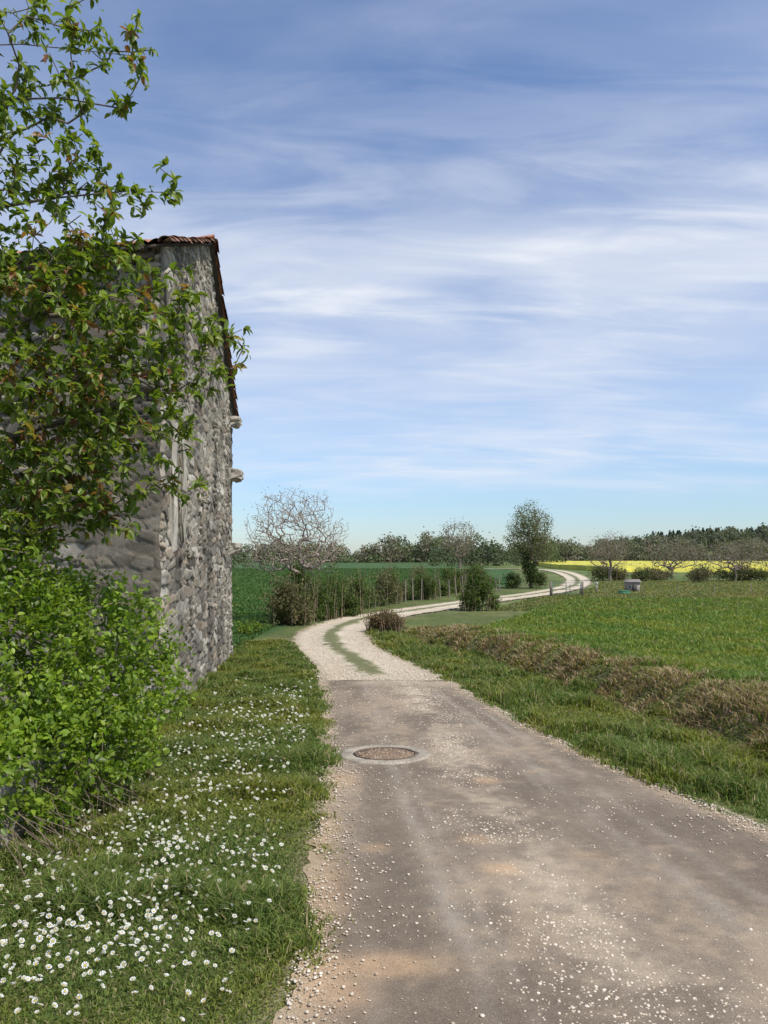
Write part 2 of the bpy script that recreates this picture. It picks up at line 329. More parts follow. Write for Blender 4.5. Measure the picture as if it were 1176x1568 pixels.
# ------------------------------------------------------------------ daisies
pt=[]
for X0,Y0,sx_,sy_,nn in ((-1.42,3.7,.55,.4,220),(-1.32,4.6,.22,.3,120),(-1.45,3.05,.4,.25,160),(-1.9,3.95,.2,.3,60),(-.8,4.3,.09,.2,30),(-1.6,10,.4,1.5,210),(-1.6,7.5,.35,1.1,170),(-1.05,8.3,.12,1,60),(-1.15,3.4,.25,.25,80),(-1.3,5.8,.25,.5,80),(-1.25,12.5,.3,1.5,70),(-1.8,5.1,.2,.4,45)):
    pt.append(np.column_stack([rng.normal(X0,sx_,nn),rng.normal(Y0,sy_,nn)]))
y=logy(200,2.3,14); pt.append(np.column_stack([wallx(y)+.3+rng.random(200)*(xl(y)-wallx(y)-.5),y]))
D=np.vstack(pt); D=D[(D[:,0]>wallx(D[:,1])+.12)&(D[:,0]<xl(D[:,1])-.15)&(D[:,1]>2)]; n=len(D)
hz=H(D[:,0],D[:,1])+.05+.07*rng.random(n); R=.009+.006*rng.random(n)+np.clip(D[:,1]-5,0,8)*.0011
tl=np.column_stack([.25+.45*rng.normal(size=n),-.15+.45*rng.normal(size=n)])
V=[];F4=[];C=[];F3=[];o=0; npet=9
for i in range(n):
    nrm=Vector((tl[i,0],tl[i,1],1)).normalized(); q=Vector((0,0,1)).rotation_difference(nrm)
    c0=Vector((D[i,0],D[i,1],hz[i])); cup=rng.random()*.6
    for k in range(npet):
        a=k*6.283/npet+rng.random()*.2; 
        for rr,aa,zz in ((.25,a-.25,0),(.95,a-.26,.1+cup),(1.05,a+.05,.08+cup),(.9,a+.3,.1+cup)):
            rr=rr*(1-.3*cup*(rr>.5)); V.append(c0+q@Vector((math.cos(aa)*rr*R[i],math.sin(aa)*rr*R[i],zz*R[i]))); C.append((.80,.79,.75))
        F4.append((o,o+1,o+2,o+3)); o+=4
    for k in range(6):
        V.append(c0+q@Vector((math.cos(k*1.047)*.3*R[i],math.sin(k*1.047)*.3*R[i],.1*R[i]))); C.append((.6,.42,.03))
    V.append(c0+q@Vector((0,0,.25*R[i]))); C.append((.65,.45,.03))
    for k in range(6): F3.append((o+k,o+(k+1)%6,o+6))
    o+=7
    g0=Vector((D[i,0],D[i,1],hz[i]-.13)); w=.001
    V+= [g0+Vector((-w,0,0)),g0+Vector((w,0,0)),c0]; C+=[(.06,.11,.03)]*3; F3.append((o,o+1,o+2)); o+=3
np_mesh('daisies',np.array([tuple(v) for v in V]),[F4,F3],np.array(C),M_petal)
# ------------------------------------------------------------------ foliage generators
def rand_dirs(n):
    v=rng.normal(size=(n,3)); return v/np.linalg.norm(v,axis=1,keepdims=True)
def leaves_geo(P,D,Nn,Ln,Wd,fold=.25,droop=.2):
    n=len(P); D=D/np.linalg.norm(D,axis=1,keepdims=True); S=np.cross(D,Nn); S/=np.linalg.norm(S,axis=1,keepdims=True)+1e-9; U=np.cross(S,D)
    prof=[(0,0,0),(.42,.30,.5),(.36,.65,.35),(0,1,-.9),(-.36,.65,.35),(-.42,.30,.5),(0,.45,0)]
    V=np.empty((n,7,3))
    for k,(a,b,c) in enumerate(prof):
        V[:,k]=P+S*(a*Wd)[:,None]+D*(b*Ln)[:,None]+U*((c*fold*Wd if c>0 else c*droop*Ln))[:,None]
    o=7*np.arange(n)[:,None]
    return V.reshape(-1,3),[np.vstack([o+np.array([[0,1,2,6]]),o+np.array([[0,6,4,5]])]),np.vstack([o+np.array([[6,2,3]]),o+np.array([[6,3,4]])])]
def quads_geo(P,size,asp=.7):
    n=len(P); A=rand_dirs(n); B=np.cross(A,rand_dirs(n)); B/=np.linalg.norm(B,axis=1,keepdims=True)
    s=size[:,None] if np.ndim(size) else size
    V=np.stack([P-A*s*.5,P+B*s*asp*.5,P+A*s*.5,P-B*s*asp*.5],1)
    return V.reshape(-1,3),[(4*np.arange(n)[:,None]+np.arange(4)[None])]
def tubes(name,segs,mat,col,parent=None,sides=5):
    S=np.array([(*a,*b,r0,r1) for a,b,r0,r1 in segs]); A=S[:,:3];B=S[:,3:6];n=len(S)
    d=B-A; d/=np.linalg.norm(d,axis=1,keepdims=True)+1e-9
    up=np.where(np.abs(d[:,2:3])>.9,np.array([[1,0,0]]),np.array([[0,0,1]])); s=np.cross(d,up); s/=np.linalg.norm(s,axis=1,keepdims=True); t=np.cross(d,s)
    th=np.arange(sides)*2*np.pi/sides
    ring=np.cos(th)[None,:,None]*s[:,None]+np.sin(th)[None,:,None]*t[:,None]
    V=np.concatenate([A[:,None]+ring*S[:,6][:,None,None],B[:,None]+ring*S[:,7][:,None,None]],1)
    k=np.arange(sides); f=np.stack([k,(k+1)%sides,(k+1)%sides+sides,k+sides],-1)
    F=(2*sides*np.arange(n)[:,None,None]+f[None]).reshape(-1,4)
    C=np.tile(np.array(col),(len(V)*2*sides,1))*(.85+.3*np.repeat(rng.random(n),2*sides)[:,None])
    return np_mesh(name,V.reshape(-1,3),[F],C,mat,True,parent)
def grow(trunk,targets,step,r_tip,expo=.45,jit=.12,bf=.25,rmax=None):
    pos=[];par=[];pl=[]
    for poly in trunk:
        prev=poly[0] if isinstance(poly[0],int) else -1
        pp=poly[1:] if isinstance(poly[0],int) else poly
        for p in pp:
            p=np.array(p,float); pos.append(p); par.append(prev); pl.append(0 if prev<0 else pl[prev]+np.linalg.norm(p-pos[prev])); prev=len(pos)-1
    cap=len(targets)*14+len(pos)+10
    A=np.zeros((cap,3)); A[:len(pos)]=pos; PL=np.zeros(cap); PL[:len(pos)]=pl; PR=np.full(cap,-1,int); PR[:len(par)]=par; m=len(pos)
    root=A[0]; order=np.argsort(np.linalg.norm(targets-root,axis=1)); tips=[];dirs=[]
    for i in order:
        t=targets[i]; d=np.linalg.norm(A[:m]-t,axis=1)+bf*PL[:m]
        j=int(np.argmin(d)); v=t-A[j]; L_=np.linalg.norm(v); k=int(min(10,max(1,round(L_/step))))
        if m+k>=cap: break
        a=A[j].copy(); prev=j
        for q in range(1,k+1):
            p=a+v*q/k+rng.normal(size=3)*jit*step*(q<k)
            p[2]+=math.sin(math.pi*q/k)*L_*.08
            A[m]=p; PR[m]=prev; PL[m]=PL[prev]+np.linalg.norm(p-A[prev]); prev=m; m+=1
        tips.append(A[m-1].copy()); dirs.append(A[m-1]-A[PR[m-1]])
    cnt=np.zeros(m); has=np.zeros(m,bool); has[PR[:m][PR[:m]>=0]]=True; cnt[~has]=1
    for i in range(m-1,-1,-1):
        if PR[i]>=0: cnt[PR[i]]+=cnt[i]
    cnt=np.maximum(cnt,1)
    R=r_tip*cnt**expo
    if rmax: R=np.minimum(R,rmax)
    segs=[(A[PR[i]],A[i],min(R[PR[i]],R[i]*1.6),R[i]) for i in range(m) if PR[i]>=0]
    return segs,np.array(tips),np.array(dirs),A[:m],cnt
# ------------------------------------------------------------------ foreground tree
ft=empty('cherry_tree')
blobs=[(-2.56,5.38,.44,.9),(-2.13,5.43,.3,.8),(-1.80,5.26,.2,.9),(-2.71,4.95,.3,1.2),(-2.27,4.9,.25,.9),(-1.93,4.87,.10,.9),(-2.37,4.37,.33,1.3),(-1.98,4.27,.22,1.2),(-1.64,4.34,.12,1.2),(-2.71,4.41,.35,1.5),(-2.13,4.5,.2,.8),
(-2.56,3.73,.5,2.2),(-2.08,3.83,.28,1.9),(-2.56,3.25,.62,2.6),(-1.98,3.35,.45,2.3),(-1.56,3.54,.18,1.2),(-1.45,3.25,.26,1.7),(-1.13,3.2,.14,1.5),(-1.2,2.93,.13,1.4),(-2.51,2.67,.62,2.7),(-1.95,2.76,.48,2.2),(-1.55,2.81,.26,1.5),(-2.47,2.13,.52,2.7),(-1.88,2.28,.38,1.9),(-1.5,2.08,.13,1.1),(-1.47,2.47,.14,1.2),(-2.13,1.86,.27,2),(-2.61,1.89,.4,2.4),
(-3.3,5.2,.6,.6),(-3.4,4.2,.7,.8),(-3.4,3.2,.7,.9),(-3.4,2.3,.6,.9),(-4.3,4.6,.9,.4),(-5.2,4.0,.9,.4),(-4.4,6.0,.8,.4)]
tg=[]
for bx,bz,br,dn in blobs:
    nn=max(4,int(112*dn*br**1.6)); v=rand_dirs(nn)*(rng.random((nn,1))**.4)*br
    tg.append(np.array([bx,5.5,bz])+v*np.array([1,1.15,1]))
tg=np.vstack(tg)
trunk=[[(-4.6,6.3,-.7),(-4.55,6.25,.6),(-4.5,6.2,1.6),(-4.45,6.1,2.6),(-4.35,6.0,3.6),(-4.2,5.9,4.6),(-4.0,5.8,5.5)],
 [2,(-4.0,6.0,2.0),(-3.4,5.8,2.3),(-2.8,5.6,2.45),(-2.2,5.5,2.6),(-1.7,5.5,2.78)],
 [3,(-3.9,5.9,3.0),(-3.2,5.7,3.2),(-2.5,5.5,3.35),(-1.9,5.5,3.4),(-1.4,5.5,3.3)],
 [4,(-3.7,5.8,4.0),(-3.1,5.6,4.15),(-2.5,5.5,4.2),(-2.0,5.5,4.25)],
 [5,(-3.5,5.7,4.9),(-2.9,5.6,5.0),(-2.4,5.5,4.95),(-1.95,5.5,4.87)],
 [6,(-3.3,5.6,5.4),(-2.7,5.5,5.35),(-2.2,5.5,5.3),(-1.85,5.5,5.26)]]
segs,tips,dirs,_,_=grow(trunk,tg,.14,.0032,.40,.2,.2,.13)
tubes('trunk_and_branches',segs,M_bark,(.15,.12,.10),ft)
P=[];Dv=[];Cc=[];
for t,d in zip(tips,dirs):
    d=d/np.linalg.norm(d)
    for off in (0,.08,.16):
        base=t-d*off+rng.normal(size=3)*.018; m=rng.integers(5,9) if off==0 else rng.integers(1,4)
        redc=rng.random()<(.10+.22*(t[0]<-2.0)*(t[2]<3.5))
        for k in range(m):
            v=d*.6+rng.normal(size=3)*.65+np.array([0,0,-.35]); P.append(base); Dv.append(v)
            g=np.array([(.13,.19,.025),(.175,.23,.032),(.10,.155,.022),(.20,.24,.04)][rng.integers(4)])
            if redc and rng.random()<.55: g=np.array([(.28,.14,.05),(.28,.20,.05),(.21,.095,.045)][rng.integers(3)])
            Cc.append(g*(.8+.4*rng.random()))
P=np.array(P);Dv=np.array(Dv);Cc=np.array(Cc);n=len(P)
Nn=rng.normal(size=(n,3))*.5+np.array([.2,-.2,1]); Ln=.045+.06*rng.random(n); V,F=leaves_geo(P,Dv,Nn,Ln,Ln*.55,.35,.25)
np_mesh('leaves',V,F,np.repeat(Cc,7,axis=0),M_leaf,parent=ft); print('tree leaves',n)
# ------------------------------------------------------------------ foreground bush
fb=empty('privet_bush')
BL=[(-2.85,5.3,.75,.80),(-2.36,5.9,.72,.60),(-2.30,5.6,.14,.50),(-2.95,5.0,1.2,.60),(-2.22,6.2,.35,.44),(-2.95,4.3,.6,.60),(-2.65,4.7,.2,.50),(-3.5,5.2,.9,.8),(-3.3,4.0,.8,.7),(-2.5,6.1,1.0,.36),(-2.50,4.25,.22,.36),(-2.35,5.0,.12,.38),(-2.1,6.6,.3,.28)]
P=[];Dv=[];Cc=[];cl=[]
for bi,(bx,by,bz,br) in enumerate(BL):
    nn=int(500*br**2*(.4 if bi in(7,8) else 1)); v=rand_dirs(nn); 
    lump=.74+.34*vnoise(v[:,0]*3+9,v[:,2]*3+v[:,1]*2+9,.8,300+bi)
    q_=np.array([bx,by,bz])+v*br*(lump[:,None]+.10*rng.normal(size=(nn,1)))
    for q,o_ in zip(q_,v):
        inside=any(np.linalg.norm(q-np.array(b_[:3]))<b_[3]*.55 for j,b_ in enumerate(BL) if j!=bi)
        if inside: continue
        cl.append(q)
        L_=.08+.13*rng.random(); d=o_*.7+np.array([0,0,.45])+rng.normal(size=3)*.4; d/=np.linalg.norm(d)
        sh=.7+.55*rng.random(); m=26
        t=rng.random(m)[:,None]; P.append(q+d*(t-.4)*L_*1.6+rng.normal(size=(m,3))*.03); Dv.append(np.tile(d*.5,(m,1))+rng.normal(size=(m,3))*.8)
        w_=rng.random((m,1)); Cc.append(np.where(w_<.6,np.array((.155,.24,.024)),np.array((.23,.305,.034)))*sh*(.7+.55*rng.random((m,1))))
cl=np.array(cl); P=np.vstack(P);Dv=np.vstack(Dv);Cc=np.vstack(Cc);n=len(P)
Ln=.034+.030*rng.random(n); V,F=leaves_geo(P,Dv,rng.normal(size=(n,3))*.6+np.array([.2,-.3,1]),Ln,Ln*.66,.25,.1)
np_mesh('leaves',V,F,np.repeat(Cc,7,axis=0),M_leaf,parent=fb); print('bush leaves',n)
v=rng.choice(len(cl),260); segs,_,_,_,_=grow([[(-2.9,5.4,-.5),(-2.85,5.4,-.1),(-2.8,5.4,.2)],[0,(-2.7,5.0,0),(-2.8,4.7,.3)],[0,(-2.6,5.8,0),(-2.5,5.9,.3)]],cl[v],.15,.003,.45,.2,.2)
for k in range(90):
    x0=-2.45+.35*rng.random(); y0=rng.uniform(4.2,6.3); z0=rng.uniform(-.25,.1); a=np.array([x0,y0,z0]); b_=a+np.array([.15+.2*rng.random(),rng.normal()*.15,-.12-.1*rng.random()]); c_=b_+np.array([.08*rng.random(),rng.normal()*.1,-.15-.1*rng.random()])
    segs+=[(a,b_,.003,.0022),(b_,c_,.0022,.001)]
tubes('stems',segs,M_bark,(.2,.155,.11),fb)
# ------------------------------------------------------------------ stone walls
def worley(u,v,seed):
    r=np.random.default_rng(seed); J=r.random((128,128,5))
    iv=np.floor(v).astype(int); F1=np.full(u.shape,9.);F2=np.full(u.shape,9.);ID=np.zeros(u.shape);TX=np.zeros(u.shape)
    for dj in(-1,0,1):
        jj=iv+dj; sh=.5*(jj&1); iu=np.floor(u-sh).astype(int)
        for di in(-1,0,1):
            ii=iu+di; j=J[ii&127,jj&127]
            px=ii+sh+.5+(j[...,0]-.5)*.9; py=jj+.5+(j[...,1]-.5)*.65
            ex=u-px; ey=(v-py)*1.2; d=.45*np.hypot(ex,ey)+.3*np.abs(ex+.2*ey)+.35*np.abs(ey-.15*ex)
            new=d<F1; F2=np.where(new,F1,np.minimum(F2,d)); ID=np.where(new,j[...,2],ID); TX=np.where(new,ex*(j[...,3]-.5)+ey*(j[...,4]-.5),TX); F1=np.where(new,d,F1)
    return F1,F2,ID,TX
def rubble(s,z,seed,dark=1.0,cu=1.0):
    w1=.12*(fbm(s,z,.5,seed+1)-.5)+.02*(vnoise(s,z,.07,seed+11)-.5); w2=.09*(fbm(s,z,.45,seed+2)-.5)+.012*(vnoise(s,z,.07,seed+12)-.5)
    F1,F2,ID,T1=worley((s+w1)/(.46*cu),(z+w2)/.17,seed)
    G1,G2,IG,T2=worley((s+w1)/(.24*cu),(z+w2)/.09,seed+5)
    big=vnoise(s,z,.6,seed+3)>.40
    e=np.where(big,F2-F1,(G2-G1)*.7); I=np.where(big,ID,IG); T=np.where(big,T1,T2)
    gapm=.55+.45*sst(.35,.6,fbm(s,z,.5,seed+16))
    h=sst(.01,.11,e)*.034*gapm+((I-.5)*.035+T*.06)*sst(.01,.10,e)
    h=h+.010*(fbm(s,z,.12,seed+4)-.5)+.04*(fbm(s,z,1.0,seed+14)-.5)
    J2=np.mod(I*7.3,1)
    c=mix((.18,.155,.125),(.40,.355,.285),I)
    c=mix(c,(.36,.275,.185),(J2>.82)*.5); c=mix(c,(.50,.46,.39),(J2<.14)*.7); c=mix(c,(.13,.112,.09),((J2>.4)&(J2<.52))*.7)
    c=mix(c,mix((.22,.19,.15),(.035,.03,.024),gapm),sst(.10,.02,e)*.9)
    st=fbm(s*1.6,z*.6,1.0,seed+9); c=c*(1-.5*sst(.50,.70,st))[...,None]
    sp=fbm(s*.5,z,.12,seed+15); c=c*(.8+.4*sp)[...,None]
    li=sst(.60,.70,fbm(s*.6,z,.3,seed+17)); c=mix(c,(.10,.088,.072),li*.45)
    c=c*(.68+.60*fbm(s,z,1.5,seed+10))[...,None]*dark
    return h,c
barn=empty('stone_barn')
C0=np.array([-2.94,9.7]); d2=np.array([-.1109,.9938]); n2_=np.array([.9938,.1109]); e2=np.array([-.98,.199]); ne=np.array([-.199,-.98])
LG=9.9; ZB=-1.6
def rooftop(a): return np.where(a<4.95,5.62+(a)*(2.08/4.95),7.70-(a-4.95)*(2.38/4.95))
def cornerx(z): return .035*(fbm(z,z*0,.35,150)-.5)*2
ss=np.concatenate([[0,.012],np.arange(.03,LG+.01,.02)]); tt_=np.linspace(0,1,420)
S,T=np.meshgrid(ss,tt_,indexing='ij'); top=rooftop(S)-.02; Zw=ZB+T*(top-ZB)
h,c=rubble(S,Zw,100)
pm=sst(.57,.66,fbm(S,Zw,.9,140)); h=h*(1-.35*pm); c=mix(c,mix((.26,.225,.175),(.40,.355,.285),fbm(S,Zw,.3,141)),pm*.35)
h=h*sst(-.01,.06,S)
X=C0[0]+d2[0]*S+n2_[0]*(h+cornerx(Zw)*(S<.5)*(1-S*2)); Y=C0[1]+d2[1]*S+n2_[1]*h
np_mesh('gable_wall',np.stack([X,Y,Zw],-1).reshape(-1,3),[gridfaces(*S.shape)],c.reshape(-1,3),M_stone,False,barn)
ss=np.concatenate([[0,.012],np.arange(.03,7.2,.024)]); tt_=np.linspace(0,1,300); S,T=np.meshgrid(ss,tt_,indexing='ij'); Zw=ZB+T*(5.60-ZB)
h,c=rubble(S,Zw,200,.8,.75)  # side stone colour darkened, standing in for the shade under the tree
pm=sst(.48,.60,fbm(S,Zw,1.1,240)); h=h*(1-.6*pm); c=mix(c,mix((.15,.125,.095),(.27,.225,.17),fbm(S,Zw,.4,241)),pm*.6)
h=h*sst(-.01,.06,S)
X=C0[0]+e2[0]*S+ne[0]*h+cornerx(Zw)*(S<.5)*(1-S*2); Y=C0[1]+e2[1]*S+ne[1]*h
np_mesh('side_wall',np.stack([X,Y,Zw],-1).reshape(-1,3),[gridfaces(*S.shape)],c.reshape(-1,3),M_stone,False,barn)
def W(a,b,z): p=C0+d2*a+e2*b; return (p[0],p[1],z)
V=[W(LG,-.02,ZB),W(LG,7.2,ZB),W(LG,7.2,5.30),W(LG,-.02,5.30),W(0,7.2,ZB),W(0,7.2,5.58),W(4.95,7.2,7.66)]
np_mesh('rear_walls',V,[np.array([[0,1,2,3]]),np.array([[4,1,2,6,5]])],np.tile((.3,.27,.22),(7,1)),M_stone,False,barn)
def block(name,a0,a1,o0,o1,z0,z1,mat,col,parent=barn,face='gable',jit=.012,bev=.012):
    import bmesh
    bm=bmesh.new(); bmesh.ops.create_cube(bm,size=1)
    bmesh.ops.subdivide_edges(bm,edges=bm.edges[:],cuts=2,use_grid_fill=True)
    for v in bm.verts:
        u=v.co+Vector((.5,.5,.5)); a=a0+(a1-a0)*u.x; o=o0+(o1-o0)*u.y; z=z0+(z1-z0)*u.z
        a+=rng.normal()*jit;o+=rng.normal()*jit;z+=rng.normal()*jit
        p=(C0+d2*a+n2_*o) if face=='gable' else (C0+e2*a+ne*o)
        v.co=Vector((p[0],p[1],z))
    bmesh.ops.recalc_face_normals(bm,faces=bm.faces[:])
    bmesh.ops.bevel(bm,geom=[e for e in bm.edges if e.calc_face_angle(0)>.9],offset=bev,segments=2,affect='EDGES')
    me=bpy.data.meshes.new(name); bm.to_mesh(me); bm.free()
    at=me.attributes.new('Col','FLOAT_COLOR','POINT'); at.data.foreach_set('color',np.tile((*col,1),(len(me.vertices),1)).astype(np.float32).ravel())
    me.materials.append(mat); ob=bpy.data.objects.new(name,me); COL.objects.link(ob); ob.parent=parent; return ob
M_wood=surf_mat('old_timber',((5,.3),(70,.35)),.6,60,.01)
block('window_jamb',.62,.90,.0,.07,1.6,2.6,M_stone,(.42,.385,.325),jit=.018); block('window_jamb_b',.66,.94,.0,.075,2.63,3.5,M_stone,(.39,.355,.30),jit=.018)
block('window_jamb_far',1.5,1.76,.0,.07,1.75,2.5,M_stone,(.34,.31,.255),jit=.018); block('window_jamb_far_b',1.48,1.74,.0,.07,2.53,3.4,M_stone,(.37,.34,.28),jit=.018)
block('window_lintel',.5,1.85,.0,.085,3.55,3.8,M_stone,(.34,.31,.255),jit=.018)
for z,l,c_ in ((5.02,.28,.38),(3.62,.32,.34),(1.72,.28,.36)):
    block('through_stone',LG-.5,LG-.15,-.1,l,z-.12,z+.12,M_stone,(c_,c_*.9,c_*.75),jit=.03,bev=.05)
for a,z in ((2.2,1.5),(3.8,2.5),(5.6,4.2),(6.8,1.2),(4.9,.5),(2.9,4.9),(7.5,3.2)):
    block('putlog_stone',a,a+.2,.0,.12,z,z+.1,M_stone,(.36,.33,.27),jit=.02,bev=.02)
block('eave_beam',.05,7,.02,.12,5.42,5.60,M_wood,(.13,.10,.08),face='side')
block('timber_lintel',.25,2.0,.02,.10,4.75,4.95,M_wood,(.15,.115,.085),face='side')
block('blocked_opening',.35,1.7,.015,.05,4.0,4.74,M_stone,(.17,.14,.11),face='side')
for k in range(12): block('rafter_end',.1+k*.55,.2+k*.55,.03,.22,5.48,5.575,M_wood,(.11,.085,.065),face='side',jit=.004)
M_tile=surf_mat('terracotta_canal_tiles',((1.2,.35),(9,.35),(50,.3)),.5,50,.01)
bb=np.arange(-.16,7.4,.03); aa=np.concatenate([np.arange(-.24,4.95,.07),np.arange(4.95,10.25,.07)])
Bb,Aa=np.meshgrid(bb,aa,indexing='ij')
corr=.045*np.abs(np.sin((Bb+.1)*np.pi/.21)); step=.02*np.mod(np.where(Aa<4.95,Aa,9.9-Aa)*-1/.38,1)
Zr=rooftop(Aa)+.03+corr+step
X=C0[0]+d2[0]*Aa+e2[0]*Bb; Y=C0[1]+d2[1]*Aa+e2[1]*Bb
tid=np.random.default_rng(5).random((200,200))[(np.floor((Bb+.1)/.21).astype(int))%200,(np.floor(Aa/.38).astype(int))%200]
c=mix((.28,.13,.075),(.50,.26,.155),tid)
np_mesh('roof_tiles',np.stack([X,Y,Zr],-1).reshape(-1,3),[gridfaces(*Aa.shape)],c.reshape(-1,3),M_tile,False,barn)
a4=np.array([-.22,4.95,10.2]); V=[];
for dz in(.012,-.03):
    for a in a4:
        for b_ in(-.13,7.35): V.append(W(a,b_,float(rooftop(a))+dz))
np_mesh('roof_boards',V,[np.array([[0,1,3,2],[2,3,5,4],[6,8,9,7],[8,10,11,9],[0,2,8,6],[2,4,10,8],[0,6,7,1],[4,5,11,10]])],np.tile((.07,.055,.045),(12,1)),M_wood,False,barn)
def barrels(name,starts,dirs_,sides_,L_,r0,r1,cols):
    V=[];F=[];C=[];o=0;ns=9
    for s0,dr,sd,cc in zip(starts,dirs_,sides_,cols):
        up=np.cross(sd,dr); up=up if up[2]>0 else -up
        for q,(t,rr,lift) in enumerate(((0,r0,.018),(1,r1,0),(1,r1-.015,0),(0,r0-.015,.018))):
            for k in range(ns):
                th=math.pi*k/(ns-1); V.append(s0+dr*t*L_+sd*math.cos(th)*rr+up*(math.sin(th)*rr*.7+lift)); C.append(cc)
        for q in range(3):
            for k in range(ns-1): F.append((o+q*ns+k,o+q*ns+k+1,o+(q+1)*ns+k+1,o+(q+1)*ns+k))
        for k in range(ns-1): F.append((o+3*ns+k,o+3*ns+k+1,o+k+1,o+k))
        o+=4*ns
    return np_mesh(name,np.array(V),[np.array(F)],np.array(C),M_tile,False,barn)
st=[];dr=[];sd=[];cc=[]
e3=np.array([e2[0],e2[1],0]); 
for rng_a,sg in ((np.arange(-.26,4.8,.36),1),(np.arange(10.22,5.1,-.36),-1)):
    for a in rng_a:
        p=np.array(W(a,-.11,float(rooftop(a))+.015)); q=np.array(W(a+sg*.45,-.11,float(rooftop(a+sg*.45))+.015)); v=(q-p)/np.linalg.norm(q-p)
        st.append(p+rng.normal(size=3)*.012);dr.append(v);sd.append(e3); k=rng.random(); cc.append(tuple(mix((.15,.085,.06),(.30,.16,.105),k)))
barrels('verge_tiles',st,dr,sd,.43,.10,.08,cc)
st=[];dr=[];sd=[];cc=[]
for b_ in np.arange(-.15,7.2,.38):
    st.append(np.array(W(4.95,b_,7.76))+rng.normal(size=3)*.012);dr.append(e3);sd.append(np.array([d2[0],d2[1],0]));cc.append((.40,.19,.115))
barrels('ridge_tiles',st,dr,sd,.44,.12,.10,cc)
lw=empty('low_stone_wall')
def lowwall(name,off,seed,side):
    ss=np.arange(0,9.0,.03); tv=np.linspace(0,1,30); S,T=np.meshgrid(ss,tv,indexing='ij')
    cy_=C0[1]-d2[1]*S; cx_=C0[0]-d2[0]*S; b0=base_h(cy_)-.15; tp=base_h(cy_)+.50+.05*(fbm(S,S*0,.6,seed)-.5)
    Zz=b0+T*(tp-b0); h,c=rubble(S,Zz,seed,1,.7); h=h*.7
    if side=='top':
        Zz=tp+h*.6; o=-.40+T*.40; h2,c=rubble(S,T*.4,seed); X=cx_+n2_[0]*(o+off); Y=cy_+n2_[1]*(o+off)
    else: X=cx_+n2_[0]*(off+h); Y=cy_+n2_[1]*(off+h)
    c=mix(c,(.24,.23,.215),.35*np.ones(c.shape[:-1])); c=mix(c,(.07,.09,.03),sst(.5,.7,fbm(S,Zz,.5,77))*.5)
    np_mesh(name,np.stack([X,Y,Zz],-1).reshape(-1,3),[gridfaces(*S.shape)],c.reshape(-1,3),M_stone,False,lw)
lowwall('front_face',0,300,'f'); lowwall('coping',.02,300,'top'); lowwall('rear_face',-.4,320,'f')
# ------------------------------------------------------------------ mid-distance vegetation
def foliage_blobs(B,dens,size,pal,shell=.55,gap=.38):
    PP=[];CC=[]
    for bx,by,bz,rx,ry,rz_ in B:
        nn=max(20,int(dens*(rx*ry+ry*rz_+rx*rz_)/3*4)); v=rand_dirs(nn)*(shell+(1-shell)*rng.random((nn,1)))
        p=np.array([bx,by,bz])+v*np.array([rx,ry,rz_])*(1+.22*rng.normal(size=(nn,1)))
        k=vnoise(p[:,0]+p[:,1]*.7+50,p[:,2]+p[:,1]*.4+50,max(rx,.3)*.45,9)>gap*.8
        p=p[k]; PP.append(p)
        base=np.array(pal)[rng.integers(0,len(pal))]; alt=np.array(pal)[rng.integers(0,len(pal),len(p))]
        cl_=vnoise(p[:,0]+p[:,1],p[:,2]*1.0+20,max(rx,.3)*.5,19)
        CC.append((base*.6+alt*.4)*(.6+.8*cl_[:,None])*(.85+.3*rng.random((len(p),1))))
    return np.vstack(PP),np.vstack(CC)
def shrub(name,B,dens,size,pal,stems=0,scol=(.14,.11,.085),shell=.4,gap=.38,sh=1.0):
    pal=[tuple(1.5*np.array(c)) for c in pal]
    P,C=foliage_blobs(B,dens,size,pal,shell,gap)
    V,F=quads_geo(P,size*(.6+.8*rng.random(len(P))))
    if stems:
        e=empty(name); np_mesh('leaves',V,F,np.repeat(C,4,axis=0),M_far,parent=e); segs=[]
        for bx,by,bz,rx,ry,rz_ in B:
            for k in range(stems):
                x=bx+rng.uniform(-1,1)*rx; y=by+rng.uniform(-1,1)*ry; z0=float(base_h(y))-.05; z1=bz+rz_*rng.uniform(.5,1.25)*sh
                m=np.array([x+rng.normal()*.06,y,(z0+z1)/2]); t=np.array([m[0]+rng.normal()*.12,y+rng.normal()*.1,z1])
                segs+= [(np.array([x,y,z0]),m,.018,.012),(m,t,.012,.004)]
        tubes('stems',segs,M_bark,scol,e,3); return e
    return np_mesh(name,V,F,np.repeat(C,4,axis=0),M_far)
G1=[(.06,.09,.025),(.075,.105,.03),(.04,.06,.02)]; BR=[(.13,.105,.06),(.105,.09,.05),(.15,.12,.07)]
GZm=-1.18
B=[]
hl=np.array([(-3.9,29.5),(-3.3,31),(-2.3,34),(-1.3,38),(.3,42.5),(2.2,47),(4,51.5),(6.2,57),(9,63)])
for i in range(len(hl)-1):
    for t in np.linspace(0,1,6,endpoint=False):
        p=hl[i]*(1-t)+hl[i+1]*t; r=.4+.45*rng.random(); hgt=.35+.85*rng.random()**1.5
        B.append((p[0]+rng.normal()*.25,p[1]+rng.normal()*.4,GZm+hgt*.8,r,r,hgt))
shrub('hedgerow',B,1500,.095,G1+G1+BR,7,(.22,.17,.12),gap=.48,sh=1.3)
shrub('hedgerow',[(-3.6,30.3,-.55,.75,.7,.8),(-2.6,31.3,-.5,.65,.6,.75),(-3.3,30.2,.25,.55,.5,.6),(-2.3,32,-.35,.5,.6,.95),(-1.5,33,-.7,.5,.5,.6),(-1.2,34.5,-.3,.5,.5,.9),(-3.9,30,-.9,.7,.6,.5),(-3.6,30.5,.75,.35,.35,.45)],1700,.085,G1+G1+BR[:1],10,(.24,.18,.12),sh=1.2,gap=.45)
